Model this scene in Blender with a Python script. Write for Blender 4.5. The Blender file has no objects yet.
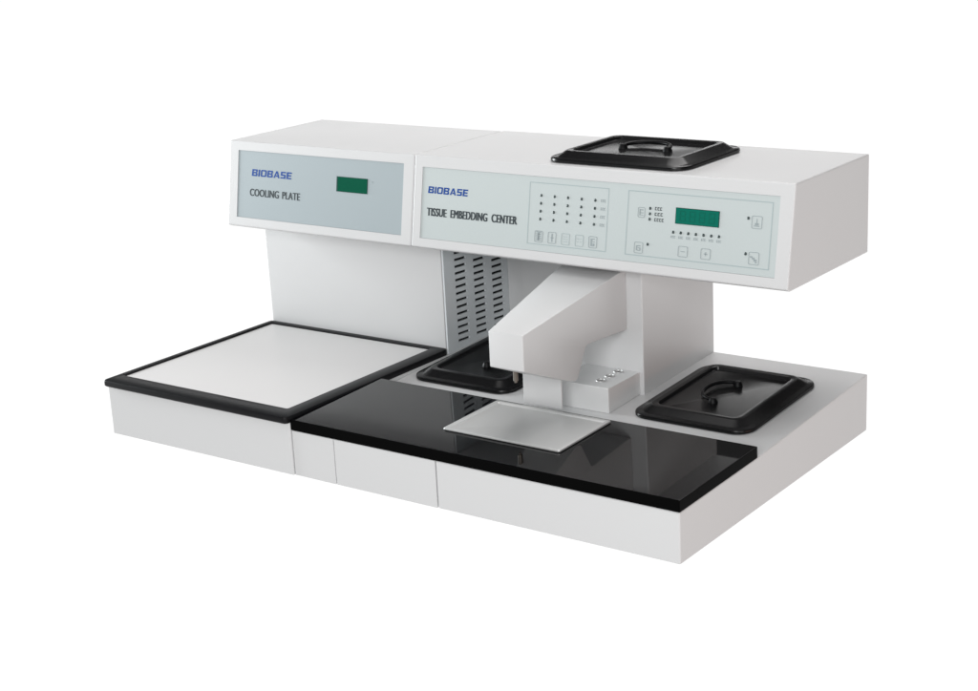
import bpy, bmesh, math, random
from mathutils import Vector, Matrix
random.seed(7)
S = bpy.context.scene
COL = S.collection

# ------------------------------------------------------------------ camera, world, lamps, exposure
cd = bpy.data.cameras.new('camera')
cam = bpy.data.objects.new('camera', cd); COL.objects.link(cam)
fw = Vector((-0.5755, 0.7674, -0.2826)); rt = Vector((0.8078, 0.5874, -0.0499)); up = Vector((0.1277, -0.2570, -0.9579)) * -1
M = Matrix((rt.normalized(), up.normalized(), -fw.normalized())).transposed().to_4x4()
M.translation = Vector((2.090, -1.7123, 0.8931))
cam.matrix_world = M
cd.sensor_width = 36; cd.lens = 36 * 1632.476 / 978
cd.clip_start = 0.05; cd.clip_end = 2000
S.camera = cam

w = bpy.data.worlds.new('World'); S.world = w; w.use_nodes = True
bg = w.node_tree.nodes['Background']
bg.inputs[0].default_value = (1.0, 0.985, 0.97, 1); bg.inputs[1].default_value = 0.08

def area_lamp(name, loc, target, size, watts, colour=(1, 1, 1), wide=None):
    ld = bpy.data.lights.new(name, 'AREA'); ld.energy = watts; ld.size = size; ld.shape = 'RECTANGLE'; ld.size_y = size; ld.size = wide or size; ld.color = colour
    o = bpy.data.objects.new(name, ld); COL.objects.link(o); o.location = loc
    o.rotation_euler = (Vector(target) - Vector(loc)).to_track_quat('-Z', 'Y').to_euler()
T0 = (0.55, 0.3, 0.2)
area_lamp('key_softbox', (2.0, -2.6, 1.3), T0, 1.0, 55, (0.985, 0.995, 1.0))
area_lamp('low_softbox', (2.9, -1.6, 0.7), T0, 1.0, 11, (1.0, 0.98, 0.96))
area_lamp('left_fill', (-1.8, -0.05, 0.6), T0, 0.9, 76, (0.93, 0.985, 1.0))  # added fill from the left for the wall under the heads
area_lamp('boom_fill', (0.45, -0.75, 1.25), T0, 0.8, 2.4, (1.0, 1.0, 1.0))  # added to lift the recess without brightening the base front
area_lamp('overhead_softbox', (0.65, 0.1, 2.6), T0, 1.8, 22, (1.0, 0.985, 0.98))
area_lamp('rear_softbox', (0.6, 1.5, 2.2), T0, 1.4, 32, (1.0, 0.985, 0.98))
area_lamp('back_sheen_fill', (-1.7, 4.0, 1.16), (0.6, 0.4, 0.6), 0.4, 15, (1.0, 1.0, 1.0), 4.5)  # added behind, out of view, to put sheen on the top lid
area_lamp('warm_bounce_fill', (2.3, 0.15, 0.05), (1.1, 0.1, 0.05), 0.07, 1.3, (1.0, 0.42, 0.25), 0.8)  # added strip standing in for warm bounce from a table

S.view_settings.view_transform = 'Standard'; S.view_settings.look = 'None'
S.view_settings.exposure = 0; S.view_settings.gamma = 1

# ------------------------------------------------------------------ materials
def mat(name, col, rough=0.4, spec=0.5, metal=0.0, bump=0.0, bscale=400, var=0.0, coat=0.0):
    m = bpy.data.materials.new(name); m.use_nodes = True
    nt = m.node_tree; b = nt.nodes['Principled BSDF']
    b.inputs['Base Color'].default_value = (*col, 1); b.inputs['Roughness'].default_value = rough
    b.inputs['Specular IOR Level'].default_value = spec; b.inputs['Metallic'].default_value = metal
    b.inputs['Coat Weight'].default_value = coat
    tc = nt.nodes.new('ShaderNodeTexCoord')
    if bump:
        n = nt.nodes.new('ShaderNodeTexNoise'); n.inputs['Scale'].default_value = bscale; n.inputs['Detail'].default_value = 2
        nt.links.new(tc.outputs['Object'], n.inputs['Vector'])
        bp = nt.nodes.new('ShaderNodeBump'); bp.inputs['Strength'].default_value = bump; bp.inputs['Distance'].default_value = 0.0006
        nt.links.new(n.outputs[0], bp.inputs['Height']); nt.links.new(bp.outputs[0], b.inputs['Normal'])
    if var:
        n2 = nt.nodes.new('ShaderNodeTexNoise'); n2.inputs['Scale'].default_value = 6; n2.inputs['Detail'].default_value = 4
        nt.links.new(tc.outputs['Object'], n2.inputs['Vector'])
        mx = nt.nodes.new('ShaderNodeMapRange'); mx.inputs['To Min'].default_value = rough - var; mx.inputs['To Max'].default_value = rough + var
        nt.links.new(n2.outputs[0], mx.inputs['Value']); nt.links.new(mx.outputs[0], b.inputs['Roughness'])
    return m
WHITE = mat('white_enamel', (0.56, 0.56, 0.562), 0.36, 0.45, bump=0.06, bscale=260, var=0.06)
GREYWHITE = mat('grey_enamel', (0.60, 0.63, 0.645), 0.42, 0.4, bump=0.06, bscale=260)
PLATE = mat('cold_plate_white', (0.585, 0.572, 0.568), 0.30, 0.45, var=0.06)
BLACK = mat('black_rubber', (0.007, 0.007, 0.008), 0.38, 0.13, bump=0.05, bscale=600)
GLASS_TOP = mat('black_polished_top', (0.0015, 0.0015, 0.002), 0.03, 0.41, var=0.012)
EDGE = mat('black_top_edge', (0.002, 0.002, 0.002), 0.4, 0.012)
PLASTIC = mat('black_plastic', (0.005, 0.005, 0.0055), 0.24, 0.22, var=0.05, bump=0.03, bscale=500)
HANDLE = mat('matt_black_plastic', (0.005, 0.005, 0.0055), 0.4, 0.12)
STICK_L = mat('blue_grey_sticker', (0.316, 0.362, 0.380), 0.45, 0.3)
STICK_R = mat('pale_blue_sticker', (0.452, 0.494, 0.492), 0.45, 0.3)
LINE = mat('printed_line', (0.33, 0.39, 0.395), 0.5, 0.2)
INK = mat('dark_ink', (0.035, 0.045, 0.05), 0.5, 0.2)
INKGREY = mat('grey_ink', (0.27, 0.31, 0.32), 0.5, 0.2)
BLUE = mat('blue_ink', (0.004, 0.050, 0.24), 0.5, 0.2)
GREEN_R = mat('green_display', (0.004, 0.125, 0.088), 0.15, 0.3)
GREEN_L = mat('dark_green_display', (0.004, 0.080, 0.045), 0.15, 0.3)
SEG = mat('display_segment', (0.004, 0.105, 0.074), 0.2, 0.3)
BEZEL = mat('display_bezel', (0.006, 0.05, 0.04), 0.3, 0.3)
LED = mat('indicator_lens', (0.03, 0.045, 0.045), 0.3, 0.4)
STEEL = mat('brushed_steel', (0.56, 0.56, 0.555), 0.45, 0.4, metal=0.55, bump=0.05, bscale=900)
NOZ = mat('dull_bronze', (0.16, 0.14, 0.12), 0.4, 0.4, metal=0.5)
BLOCKM = mat('satin_aluminium', (0.66, 0.66, 0.66), 0.45, 0.4, metal=0.12, bump=0.08, bscale=500)
CHROME = mat('polished_ring', (0.75, 0.75, 0.76), 0.15, 0.5, metal=1.0)
DARK = mat('interior_shade', (0.012, 0.012, 0.013), 0.7, 0.1)  # dark colour stands in for shade inside slots and wells

# ------------------------------------------------------------------ helpers
def link(name, bm, m, parent=None, smooth=False):
    bmesh.ops.recalc_face_normals(bm, faces=bm.faces)
    me = bpy.data.meshes.new(name); bm.to_mesh(me); bm.free()
    for k in (m if isinstance(m, (list, tuple)) else [m]): me.materials.append(k)
    if smooth:
        for p in me.polygons: p.use_smooth = len(p.vertices) < 9
        me.set_sharp_from_angle(angle=math.radians(35))
    o = bpy.data.objects.new(name, me); COL.objects.link(o)
    if parent: o.parent = parent
    return o
def thing(name, label, cat, group=None, loc=(0, 0, 0)):
    o = bpy.data.objects.new(name, None); COL.objects.link(o); o.location = loc; o.empty_display_size = 0.05
    o['label'] = label; o['category'] = cat
    if group: o['group'] = group
    return o
def bevel(bm, w_, seg=2, ang=25):
    es = [e for e in bm.edges if len(e.link_faces) == 2 and e.calc_face_angle(0) > math.radians(ang)]
    bmesh.ops.bevel(bm, geom=es, offset=w_, segments=seg, profile=0.5, affect='EDGES', clamp_overlap=True)
def poly_prism(pts0, pts1):
    """closed solid between two equal-length loops of 3-D points"""
    bm = bmesh.new()
    a = [bm.verts.new(p) for p in pts0]; b = [bm.verts.new(p) for p in pts1]
    n = len(a)
    bm.faces.new(a); bm.faces.new(b[::-1])
    for i in range(n): bm.faces.new((a[i], b[i], b[(i + 1) % n], a[(i + 1) % n]))
    bmesh.ops.recalc_face_normals(bm, faces=bm.faces)
    return bm
def prism_x(prof, x0, x1, bev=0.0, seg=2):
    bm = poly_prism([(x0, y, z) for y, z in prof], [(x1, y, z) for y, z in prof])
    if bev: bevel(bm, bev, seg)
    return bm
def box(x0, x1, y0, y1, z0, z1, bev=0.0, seg=2):
    return prism_x([(y0, z0), (y1, z0), (y1, z1), (y0, z1)], x0, x1, bev, seg)
def join(*bms):
    out = bms[0]
    for b in bms[1:]:
        me = bpy.data.meshes.new('t'); b.to_mesh(me); b.free(); out.from_mesh(me); bpy.data.meshes.remove(me)
    return out
def cut(o, cutter_bm):
    """boolean difference, baked to the mesh"""
    me = bpy.data.meshes.new('c'); bmesh.ops.recalc_face_normals(cutter_bm, faces=cutter_bm.faces); cutter_bm.to_mesh(me); cutter_bm.free()
    c = bpy.data.objects.new('c', me); COL.objects.link(c)
    md = o.modifiers.new('b', 'BOOLEAN'); md.operation = 'DIFFERENCE'; md.solver = 'EXACT'; md.object = c
    bpy.context.view_layer.update()
    new = bpy.data.meshes.new_from_object(o.evaluated_get(bpy.context.evaluated_depsgraph_get()))
    o.modifiers.clear(); o.data = new
    bpy.data.objects.remove(c); bpy.data.meshes.remove(me)
    return o
def rrect(x0, x1, y0, y1, r, n=6):
    pts = []
    for cx, cy, a0 in ((x1 - r, y0 + r, -90), (x1 - r, y1 - r, 0), (x0 + r, y1 - r, 90), (x0 + r, y0 + r, 180)):
        for k in range(n + 1):
            a = math.radians(a0 + 90 * k / n); pts.append((cx + r * math.cos(a), cy + r * math.sin(a)))
    return pts
def stack(loops, closed_bottom=True, closed_top=True):
    """skin a list of equal-length 3-D loops"""
    bm = bmesh.new(); L = [[bm.verts.new(p) for p in lp] for lp in loops]; n = len(L[0])
    for a, b in zip(L, L[1:]):
        for i in range(n): bm.faces.new((a[i], a[(i + 1) % n], b[(i + 1) % n], b[i]))
    if closed_bottom: bm.faces.new(L[0][::-1])
    if closed_top: bm.faces.new(L[-1])
    return bm
def cyl(c, r, h, axis=(0, 0, 1), n=20, r2=None):
    bm = bmesh.new()
    q = Vector(axis).to_track_quat('Z', 'Y').to_matrix().to_4x4(); q.translation = Vector(c) + Vector(axis).normalized() * h / 2
    bmesh.ops.create_cone(bm, cap_ends=True, segments=n, radius1=r, radius2=r if r2 is None else r2, depth=h, matrix=q)
    return bm
def tube(path, r, n=12):
    loops = []
    for i, p in enumerate(path):
        a = Vector(path[max(i - 1, 0)]); b = Vector(path[min(i + 1, len(path) - 1)]); t = (b - a).normalized()
        u = t.orthogonal().normalized() if i == 0 else (u - t * u.dot(t)).normalized(); v = t.cross(u)
        loops.append([Vector(p) + (u * math.cos(k * 2 * math.pi / n) + v * math.sin(k * 2 * math.pi / n)) * r for k in range(n)])
    return stack(loops)

# ------------------------------------------------------------------ the setting: a white ground with an added glow
fm = bpy.data.materials.new('glowing_white_ground'); fm.use_nodes = True
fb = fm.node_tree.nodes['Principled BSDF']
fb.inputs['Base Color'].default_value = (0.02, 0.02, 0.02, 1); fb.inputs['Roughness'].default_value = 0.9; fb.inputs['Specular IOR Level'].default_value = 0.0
fb.inputs['Emission Color'].default_value = (1, 1, 1, 1); fb.inputs['Emission Strength'].default_value = 1.03  # added glow keeps the ground pure white, without contact shadows
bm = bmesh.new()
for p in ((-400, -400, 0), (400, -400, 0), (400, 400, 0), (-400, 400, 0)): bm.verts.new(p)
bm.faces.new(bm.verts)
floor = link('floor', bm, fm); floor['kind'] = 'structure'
LIFT = 0.0015                        # the machines stand on thin pads

# ------------------------------------------------------------------ dimensions (metres)
W, D, XS = 1.10, 0.5945, 0.4185
HF, HM, HB, YP, TP = 0.0752, 0.0791, 0.0954, 0.218, 0.0174
def zb(y):                            # sloping deck of the embedding unit
    return HF + (HM - HF) * y / YP if y < YP else HM + (HB - HM) * (y - YP) / (D - YP)
OY1, OZ1, OY0, OZ0 = 0.3384, 0.4459, 0.3130, 0.2985     # leaning front of the heads
def fy(z): return OY0 + (OY1 - OY0) * (z - OZ0) / (OZ1 - OZ0)
FN = Vector((0, -(OZ1 - OZ0), OY1 - OY0)).normalized()
def PF(x, z, d=0.0):                  # point on the leaning front, d metres proud
    return Vector((x, fy(z), z)) + FN * d

# ---- things on the leaning panels
def slab(pts2d, d0, d1):
    return poly_prism([PF(x, z, d0) for x, z in pts2d], [PF(x, z, d1) for x, z in pts2d])
def rect2(x0, x1, z0, z1): return [(x0, z0), (x1, z0), (x1, z1), (x0, z1)]
def outline(x0, x1, z0, z1, wd, d0, d1, r=0.0, n=4):
    if r: o_, i_ = rrect(x0, x1, z0, z1, r, n), rrect(x0 + wd, x1 - wd, z0 + wd, z1 - wd, max(r - wd, 0.0003), n)
    else: o_, i_ = rect2(x0, x1, z0, z1), rect2(x0 + wd, x1 - wd, z0 + wd, z1 - wd)
    lo = lambda pts, d: [PF(x, z, d) for x, z in pts]
    bm = bmesh.new(); L = [[bm.verts.new(p) for p in q] for q in (lo(o_, d0), lo(o_, d1), lo(i_, d1), lo(i_, d0))]; k = len(o_)
    for a, b in zip(L, L[1:] + L[:1]):
        for i in range(k): bm.faces.new((a[i], a[(i + 1) % k], b[(i + 1) % k], b[i]))
    return bm
def lettering(text, x0, x1, z0, z1, d, m, parent, weight=0.0, spacing=1.0, words=1.0):
    cu = bpy.data.curves.new('t', 'FONT'); cu.body = text; cu.size = 1; cu.offset = 0.0
    cu.space_character = spacing; cu.space_word = words; cu.extrude = 0.01
    o = bpy.data.objects.new('t', cu); COL.objects.link(o); bpy.context.view_layer.update()
    me = bpy.data.meshes.new_from_object(o.evaluated_get(bpy.context.evaluated_depsgraph_get()))
    bpy.data.objects.remove(o); bpy.data.curves.remove(cu)
    xs = [v.co.x for v in me.vertices]; ys = [v.co.y for v in me.vertices]
    ax, bx, ay, by = min(xs), max(xs), min(ys), max(ys)
    bm = bmesh.new()
    for k in range(3):                 # three strikes side by side give the heavy printed weight
        dx = weight * (k - 1)
        b2 = bmesh.new(); b2.from_mesh(me)
        for v in b2.verts:
            v.co = PF(x0 + weight + (v.co.x - ax) / (bx - ax) * (x1 - x0 - 2 * weight) + dx, z0 + (v.co.y - ay) / (by - ay) * (z1 - z0),
                      d + ((0.0003 + 0.00004 * k) if v.co.z > 0 else 0.00005 + 0.00002 * k))
        bm = join(bm, b2)
    bpy.data.meshes.remove(me)
    return link('lettering', bm, m, parent)
def block_logo(x0, x1, z0, z1, d, m, parent):
    """BIOBASE in heavy block capitals"""
    t, u = 0.27, 0.20
    R = lambda a, b, c, e: [(a, c), (b, c), (b, e), (a, e)]
    Bp = [R(0, t, 0, 1), [(t, 1 - u), (.86, 1 - u), (.97, .90), (.90, 1), (t, 1)], R(t, .90, .41, .41 + u), [(t, 0), (.92, 0), (1.0, .10), (.88, u), (t, u)],
          [(.70, .61), (.90, .61), (.97, .68), (.97, .90), (.86, .80), (.70, .80)], [(.71, .20), (.88, .20), (1.0, .10), (1.0, .34), (.92, .41), (.71, .41)]]
    Op = [R(0, t, .14, .86), R(1.05 - t, 1.05, .14, .86), [(.0, .86), (t, .80), (1.05 - t, .80), (1.05, .86), (.91, 1), (.14, 1)], [(0, .14), (.14, 0), (.91, 0), (1.05, .14), (1.05 - t, .20), (t, .20)]]
    Ap = [[(0, 0), (.27, 0), (.62, 1), (.38, 1)], [(.83, 0), (1.10, 0), (.66, 1), (.622, 1), (.53, .74)], [(.41, .18), (.75, .18), (.69, .36), (.475, .36)]]
    Sp = [R(0, .88, 0, u), R(.88 - t, .88, u, .40), R(0, .88, .40, .60), R(0, t, .60, .80), R(0, .90, .80, 1)]
    Ep = [R(0, t, 0, 1), R(t, .86, 0, u), R(t, .80, .40, .60), R(t, .86, 1 - u, 1)]
    letters = [(Bp, 1.0), ([R(0, t, 0, 1)], t), (Op, 1.05), (Bp, 1.0), (Ap, 1.10), (Sp, .90), (Ep, .86)]
    tot = sum(w_ for _, w_ in letters) + 0.15 * 6 + 0.10; k = (x1 - x0) / tot; cx = 0.0; bms = []
    for polys, w_ in letters:
        for pg in polys: bms.append(slab([(x0 + (cx + px + 0.10 * py) * k, z0 + py * (z1 - z0)) for px, py in pg], d, d + 0.0003))
        cx += w_ + 0.15
    return link('lettering', join(*bms), m, parent)
PD = -0.0012                           # sticker face lies 1.2 mm inside the frame
def smudge_text(x, z, wd, ht, n):      # tiny legend too small to read: a row of short strokes
    bms = []
    for k in range(n):
        cx = x + wd * (k + 0.5) / n; cw = wd / n * 0.36
        bms.append(slab(rect2(cx - cw, cx - cw * 0.35, z - ht / 2, z + ht / 2), PD, PD + 0.0003))
        bms.append(slab(rect2(cx - cw * 0.35, cx + cw, z + ht * (0.24 if k % 2 else 0.30), z + ht / 2), PD, PD + 0.0003))
        bms.append(slab(rect2(cx - cw * 0.35, cx + cw, z - ht / 2, z - ht * 0.28), PD, PD + 0.0003))
    return join(*bms)
def indicator(parent, x, z, proto=[None]):
    if proto[0] is None:
        c = PF(x, z, PD)
        lps = []
        rt_, up_ = Vector((1, 0, 0)), FN.cross(Vector((1, 0, 0)))
        for rr, hh in ((0.0023, 0.0), (0.0022, 0.0005), (0.0015, 0.0010), (0.0006, 0.0012)):
            lps.append([(rt_ * math.cos(a * math.pi / 8) + up_ * math.sin(a * math.pi / 8)) * rr + FN * hh for a in range(16)])
        o = link('indicator_light', stack(lps), LED, parent, True); proto[0] = o
    else:
        o = proto[0].copy(); COL.objects.link(o); o.parent = parent
    o.location = PF(x, z, PD)
    return o

# ================================================================== COOLING UNIT (left)
cool = thing('cooling_plate', 'white cooling machine with a wide white cold plate in a black frame', 'laboratory machine')
LX0, LX1, LY0 = 0.0055, 0.4182, -0.0030
H1, FT = 0.0872, 0.0985
link('base', prism_x([(LY0, LIFT), (0.578, LIFT), (0.578, H1), (LY0, H1)], LX0, LX1, 0.0020, 3), WHITE, cool)
# black frame: rounded outside, open inside
ox0, ox1, oy0, oy1 = LX0 - 0.003, LX1 + 0.0001, LY0 - 0.0085, 0.3995
ix0, ix1, iy0, iy1 = 0.0175, 0.3895, 0.0255, 0.3845
def ring_loop(x0, x1, y0, y1, r, z): return [(x, y, z) for x, y in rrect(x0, x1, y0, y1, r, 5)]
lps = [ring_loop(ox0 + .002, ox1 - .001, oy0 + .002, oy1, .006, H1), ring_loop(ox0, ox1, oy0, oy1, .008, H1 + .002),
       ring_loop(ox0, ox1, oy0, oy1, .008, FT - .0026), ring_loop(ox0 + .0008, ox1 - .0005, oy0 + .0008, oy1, .008, FT - .0008),
       ring_loop(ox0 + .0026, ox1 - .0026, oy0 + .0026, oy1 - .002, .007, FT),
       ring_loop(ix0 - .002, ix1 + .002, iy0 - .002, iy1 + .002, .004, FT), ring_loop(ix0, ix1, iy0, iy1, .003, FT - .0012), ring_loop(ix0, ix1, iy0, iy1, .003, H1)]
bm = stack(lps, False, False)
bm.verts.ensure_lookup_table(); n = len(lps[0]); m_ = len(bm.verts)
for i in range(n): bm.faces.new((bm.verts[i], bm.verts[m_ - n + i], bm.verts[m_ - n + (i + 1) % n], bm.verts[(i + 1) % n]))
link('plate_frame', bm, BLACK, cool, True)
link('plate', box(ix0 + .0004, ix1 - .0004, iy0 + .0004, iy1 - .0004, H1 + .001, FT - .0022), PLATE, cool)
link('column', box(LX0 + .001, 0.4136, 0.4000, 0.576, H1 + .0003, OZ0 - .003, 0.001), WHITE, cool)
# slotted side of the column, real slots, a dark sheet behind them painted as shade
vp = link('vent_panel', box(0.4150, LX1, 0.4003, 0.594, H1 + .0003, OZ0 - .003), GREYWHITE, cool)
cs = []
for y0 in (0.4305, 0.4835, 0.5365):
    for k in range(15):
        z = 0.1040 + k * 0.01195
        a, b = (y0, z), (y0 + 0.0325, z - 0.0012)
        cs.append(poly_prism([(0.410, a[0], a[1] - .0023), (0.410, b[0], b[1] - .0023), (0.410, b[0], b[1] + .0023), (0.410, a[0], a[1] + .0023)],
                             [(0.430, a[0], a[1] - .0023), (0.430, b[0], b[1] - .0023), (0.430, b[0], b[1] + .0023), (0.430, a[0], a[1] + .0023)]))
cut(vp, join(*cs))
link('vent_shade', box(0.4138, 0.4143, 0.402, 0.592, H1 + .002, OZ0 - .005), DARK, vp)

def head(parent, x0, x1, yb, px0, px1, pz0, pz1):
    prof = [(OY0, OZ0), (OY0 + .0075, OZ0 - .0042), (yb, OZ0 - .0052), (yb, OZ1), (OY1, OZ1)]
    o = link('head_housing', prism_x(prof, x0, x1, 0.0021, 3), WHITE, parent)
    cut(o, poly_prism([PF(x, z, -.0025) for x, z in rect2(px0, px1, pz0, pz1)], [PF(x, z, .01) for x, z in rect2(px0, px1, pz0, pz1)]))
    return o
head(cool, 0.0012, 0.4212, 0.583, 0.0228, 0.3998, 0.3135, 0.4300)
pl = link('front_panel', slab(rect2(0.0231, 0.3995, 0.3138, 0.4297), -.0024, PD), STICK_L, cool)
block_logo(0.0560, 0.1512, 0.3872, 0.3990, PD, BLUE, pl)
lettering('COOLING PLATE', 0.0525, 0.1720, 0.3524, 0.3650, PD, INK, pl, 0.0006, 1.04, 1.5)
dp = link('display_window', slab(rect2(0.2546, 0.3230, 0.3746, 0.3996), PD, PD + .0006), BEZEL, pl)
link('display_glass', slab(rect2(0.2580, 0.3222, 0.3756, 0.3988), PD + .0006, PD + .0010), GREEN_L, pl)
link('legend', outline(0.3310, 0.3340, 0.3935, 0.3965, 0.0006, PD, PD + .0003, 0.0012), LINE, pl)

# ================================================================== EMBEDDING UNIT (right)
emb = thing('embedding_center', 'white tissue embedding machine with a polished black worktop and a sloping dispenser arm', 'laboratory machine')
X2, X3 = 0.5032, 0.6976
topl = [(0.0, HF), (YP, HM), (D, HB)]
bm = join(prism_x([(0.0, LIFT), (D, LIFT), (D, HB), (YP, HM), (0.0, HF)], X3 + .0012, W, 0.0022, 3),
          prism_x([(0.010, LIFT), (D, LIFT), (D, HB), (YP, HM), (0.010, zb(.010))], 0.4186, X3 + .0012))
link('base', bm, WHITE, emb)
for a, b in ((0.4190, X2 - .0004), (X2 + .0009, X3 - .0003)):
    link('front_cover', box(a, b, 0.0, 0.0098, LIFT, HF - .0004, 0.0010), WHITE, emb)
# worktop: polished face, matt sides
bm = prism_x([(-.0012, HF + .0003), (YP, HM + .0003), (YP, HM + TP), (-.0012, HF + TP)], 0.4184, W + .0008, 0.0011, 2)
bmesh.ops.recalc_face_normals(bm, faces=bm.faces); bm.normal_update()
for f in bm.faces: f.material_index = 0 if f.normal.z > 0.55 else 1
link('worktop', bm, [GLASS_TOP, EDGE], emb)
link('column', box(0.6950, 0.8280, 0.3680, D, HM + .004, OZ0 - .003, 0.0014), WHITE, emb)
bm = poly_prism([(x, y, HM + .006) for x, y in ((.4188, .584), (.4600, .584), (.4600, .570), (.6945, .570), (.6945, .5935), (.4188, .5935))],
                [(x, y, OZ0 - .003) for x, y in ((.4188, .584), (.4600, .584), (.4600, .570), (.6945, .570), (.6945, .5935), (.4188, .5935))])
link('rear_wall', bm, WHITE, emb)
head(emb, 0.4222, W, 0.5880, 0.4392, 1.0780, 0.3130, 0.4272)
pr = link('control_panel', slab(rect2(0.4395, 1.0777, 0.3133, 0.4269), -.0024, PD), STICK_R, emb)
block_logo(0.4516, 0.5326, 0.3862, 0.3970, PD, BLUE, pr)
lettering('TISSUE EMBEDDING CENTER', 0.4508, 0.6306, 0.3500, 0.3628, PD, INK, pr, 0.0008, 1.06, 2.0)
link('panel_outline', outline(0.6510, 0.7960, 0.3232, 0.4180, 0.0012, PD, PD + .0002), LINE, pr)
link('panel_outline', outline(0.8294, 1.0676, 0.3230, 0.4180, 0.0014, PD, PD + .0002), LINE, pr)
for i in range(5):
    for k in range(4): indicator(pr, 0.6737 + i * 0.02465, 0.3985 - k * 0.0120)
for k in range(4): link('legend', smudge_text(0.7820, 0.3985 - k * 0.0120, 0.0090, 0.0040, 3), INKGREY, pr)
def button(x, z, wd, ht, wide=0.0007, m=INKGREY):
    return outline(x - wd / 2, x + wd / 2, z - ht / 2, z + ht / 2, wide, PD, PD + .0004, 0.0022)
def bar(x0, x1, z0, z1): return slab(rect2(x0, x1, z0, z1), PD, PD + .0003)
def add_button(x, z, wd, ht, glyph, m=INKGREY, wide=0.0007):
    b = link('button', join(button(x, z, wd, ht, wide), *[bar(x + a, x + b_, z + c, z + d) for a, b_, c, d in glyph]), m, pr)
    return b
bx = [0.6725, 0.6975, 0.7222, 0.7475, 0.7720]
e1 = [(-.0045, .0045, -.006 + i * .003, -.0045 + i * .003) for i in range(5)] + [(-.0012, .0012, -.006, .006)]
e2 = [(-.0010, .0010, -.0062, .0062), (-.0028, .0028, -.0004, .0006)]
e3 = [(-.004, .004, -.004, -.0034), (-.004, .004, -.0003, .0003), (-.004, .004, .0034, .004)]
e4 = [(-.0045, -.0010, -.002, -.0014), (.0010, .0045, -.002, -.0014), (-.004, .004, .0024, .0030)]
e5 = [(-.0038, -.0010, -.006, .004), (.0002, .0030, -.006, -.002), (.0002, .0036, .0002, .0012), (-.0038, .0036, .004, .0052)]
for x, g, m in zip(bx, (e1, e2, e3, e4, e5), (INKGREY, INKGREY, LINE, LINE, INKGREY)): add_button(x, 0.3358, 0.0150, 0.0175, g, m)
link('display_window', slab(rect2(0.9121, 0.9842, 0.3755, 0.3988), PD, PD + .0006), BEZEL, pr)
link('display_glass', slab(rect2(0.9130, 0.9833, 0.3763, 0.3980), PD + .0006, PD + .0010), GREEN_R, pr)
sg = []
for i in range(4):                      # unlit digits, a shade paler than the glass
    x0 = 0.9195 + i * 0.0160; x1 = x0 + 0.0095; z0, z1 = 0.3795, 0.3950; t_ = 0.0012; zm = (z0 + z1) / 2
    for q in ((x0, x1, z0, z0 + t_), (x0, x1, zm - t_ / 2, zm + t_ / 2), (x0, x1, z1 - t_, z1), (x0, x0 + t_, z0 + t_ * 1.3, zm - t_), (x0, x0 + t_, zm + t_, z1 - t_ * 1.3),
              (x1 - t_, x1, z0 + t_ * 1.3, zm - t_), (x1 - t_, x1, zm + t_, z1 - t_ * 1.3)):
        sg.append(slab(rect2(*q), PD + .0010, PD + .0012))
link('display_digits', join(*sg), SEG, pr)
for k in range(7):
    indicator(pr, 0.9098 + k * 0.01258, 0.3628)
    link('legend', smudge_text(0.9060 + k * 0.01258, 0.3560, 0.0078, 0.0034, 3), INKGREY, pr)
for k in range(3):
    indicator(pr, 0.8686, 0.3940 - k * 0.0079)
    link('legend', smudge_text(0.8762, 0.3943 - k * 0.0081, 0.0130 + 0.0018 * k, 0.0046, 3 + k // 2), INK, pr)
add_button(0.9278, 0.3362, 0.0160, 0.0155, [(-.0035, .0035, -.0005, .0005)])
add_button(0.9655, 0.3362, 0.0160, 0.0155, [(-.0028, .0028, -.0006, .0006), (-.0006, .0006, -.0028, .0028)], INKGREY)
add_button(0.8540, 0.3870, 0.0120, 0.0150, [(-.0032, .0032, -.0012, .0000), (-.0032, -.0016, -.004, .004), (-.0032, .0032, .0032, .0044), (-.0032, .0032, -.0044, -.0034)])
add_button(0.8526, 0.3352, 0.0150, 0.0165, [(-.0040, -.0022, -.0040, .0030), (-.0022, .0034, .0020, .0034), (-.0010, .0036, -.0010, .0002), (.0020, .0036, -.0045, -.0010), (-.0022, .0020, -.0045, -.0033)], INKGREY)
add_button(1.0437, 0.3880, 0.0165, 0.0180, [(-.0006, .0006, -.001, .0050), (-.0030, .0030, -.0040, -.0010), (-.0044, .0044, -.0058, -.0046)], INKGREY)
add_button(1.0429, 0.3372, 0.0165, 0.0180, [(-.0060, -.0020, .0010, .0030), (-.0030, .0012, -.0012, .0010), (-.0002, .0046, -.0040, -.0012), (.0020, .0050, -.0062, -.0046)], INKGREY)
indicator(pr, 0.8681, 0.3414); indicator(pr, 1.0300, 0.3929); indicator(pr, 1.0295, 0.3427)

# dispenser arm: widens towards the column
prof = [(.0877, .2522), (.0873, .1985), (.2030, .1512), (.2160, .1476), (.2222, .1478), (.2262, .1508), (.2470, .1880), (.2500, .1928), (.2560, .1948), (.3679, .1888), (.3679, .2862)]
def lx(y): return 0.7400 - 0.050 * (y - .0877) / .2663
bm = poly_prism([(lx(y), y, z) for y, z in prof], [(0.80, y, z) for y, z in prof])
bevel(bm, 0.0016, 3, 40)
arm = link('dispenser_arm', bm, WHITE, emb, True)
link('nozzle', join(cyl((.7310, .1620, .1545), .0038, .016), cyl((.7310, .1620, .1515), .0022, .004)), NOZ, arm)
link('dispenser_guard', box(.7010, .7715, .2215, .2240, .0972, .1900, 0.0006), WHITE, emb)
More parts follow.
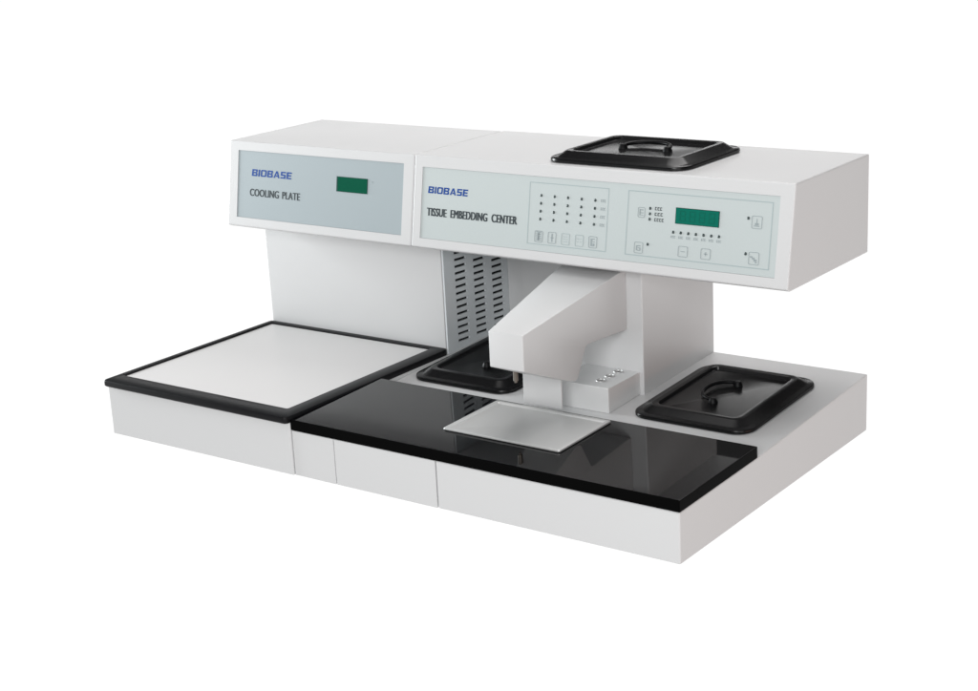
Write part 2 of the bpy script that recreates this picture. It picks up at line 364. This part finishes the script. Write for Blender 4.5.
# warm block with three wells for forceps
blk = link('forceps_block', prism_x([(.2760, zb(.276) + .0002), (.3676, zb(.3676) + .0002), (.3676, .1222), (.2760, .1222)], .7200, .8205, 0.0008), BLOCKM, emb)
wells = [(.7890, .3045), (.7890, .3300), (.7890, .3555)]
cut(blk, join(*[cyl((x, y, .1060), .0060, .03) for x, y in wells]))
for x, y in wells:
    rg = stack([[(x + r * math.cos(a * math.pi / 12), y + r * math.sin(a * math.pi / 12), z) for a in range(24)] for r, z in
                ((.0060, .1206), (.0060, .1228), (.0063, .1234), (.0072, .1234), (.0078, .1228), (.0079, .1223))], False, False)
    link('well_ring', rg, STEEL, blk, True)
    link('well_shade', cyl((x, y, .1197), .0059, .001), DARK, blk)  # dark disc just below the rim, painted shade of a deeper hole

# ================================================================== things that lift off
# shallow steel tray on the worktop
def zw(y): return HF + TP + (HM - HF) * (y + .0012) / (YP + .0012)     # worktop surface
TX0, TX1, TY0, TY1 = .6608, .8682, .0690, .2075
def tl(ins, dz, r): return [(x, y, zw(y) + dz) for x, y in rrect(TX0 + ins, TX1 - ins, TY0 + ins, TY1 - ins, r, 4)]
bm = stack([tl(.002, .0003, .003), tl(.0004, .0008, .003), tl(0, .0022, .003), tl(.0005, .0036, .003), tl(.0014, .0039, .003), tl(.0060, .0039, .003), tl(.0070, .0036, .002), tl(.0084, .0016, .002), tl(.0100, .0014, .002)])
tray = link('steel_tray', bm, STEEL, None, True)
tray['label'] = 'shallow square steel tray lying on the black worktop under the dispenser arm'; tray['category'] = 'tray'

# black lids: stepped rim, sunken middle, bail handle
LL, LW = 0.248, 0.200
def lid_body():
    def q(ins, z, r): return [(x, y, z) for x, y in rrect(-LW / 2 + ins, LW / 2 - ins, -LL / 2 + ins, LL / 2 - ins, r, 6)]
    return stack([q(.0030, 0.0, .027), q(.0004, .0010, .029), q(0, .0042, .030), q(.0008, .0058, .029), q(.0024, .0066, .028), q(.0085, .0068, .026),
                  q(.0098, .0074, .025), q(.0205, .0148, .018), q(.0216, .0155, .017), q(.0234, .0157, .016), q(.0300, .0157, .013),
                  q(.0312, .0151, .012), q(.0332, .0107, .010), q(.0350, .0100, .009)])
lid0 = thing('lid', 'black plastic lid on the machine deck at the far right, its handle in full view', 'lid', 'black lids over the wax wells')
body = link('cover', lid_body(), PLASTIC, lid0, True)
hb = []
for y in (-.040, .040):
    hb.append(stack([[(r * math.cos(a * math.pi / 8), y + r * math.sin(a * math.pi / 8), z) for a in range(16)] for r, z in
                     ((.0076, .0098), (.0072, .0116), (.0060, .0142), (.0050, .0166), (.0030, .0172))]))
path = []
for k in range(25):
    a = math.pi * k / 24
    path.append((-.031 * math.sin(a) ** 0.8, -.040 * math.cos(a),   .0142 + .0022 * math.sin(a)))
hb.append(tube(path, .0030))
link('handle', join(*hb), HANDLE, lid0, True)
def place(o, x, y, z, rz, tilt): o.location = (x, y, z); o.rotation_euler = (tilt, 0, rz)
tl_ = math.atan2(HB - HM, D - YP)
place(lid0, .9530, .4010, zb(.4010) + .0004, 0, tl_)
def copy_lid(label):
    c = lid0.copy(); COL.objects.link(c); c['label'] = label
    for ch in lid0.children:
        k = ch.copy(); COL.objects.link(k); k.parent = c
    return c
l2 = copy_lid('black plastic lid half hidden behind the dispenser arm beside the slotted side panel')
place(l2, .5335, .3950, zb(.3950) + .0004, math.pi, -tl_)
l3 = copy_lid('black plastic lid lying on top of the machine above the control panel')
place(l3, .7880, .4540, OZ1 + .0003, -math.pi / 2, 0)
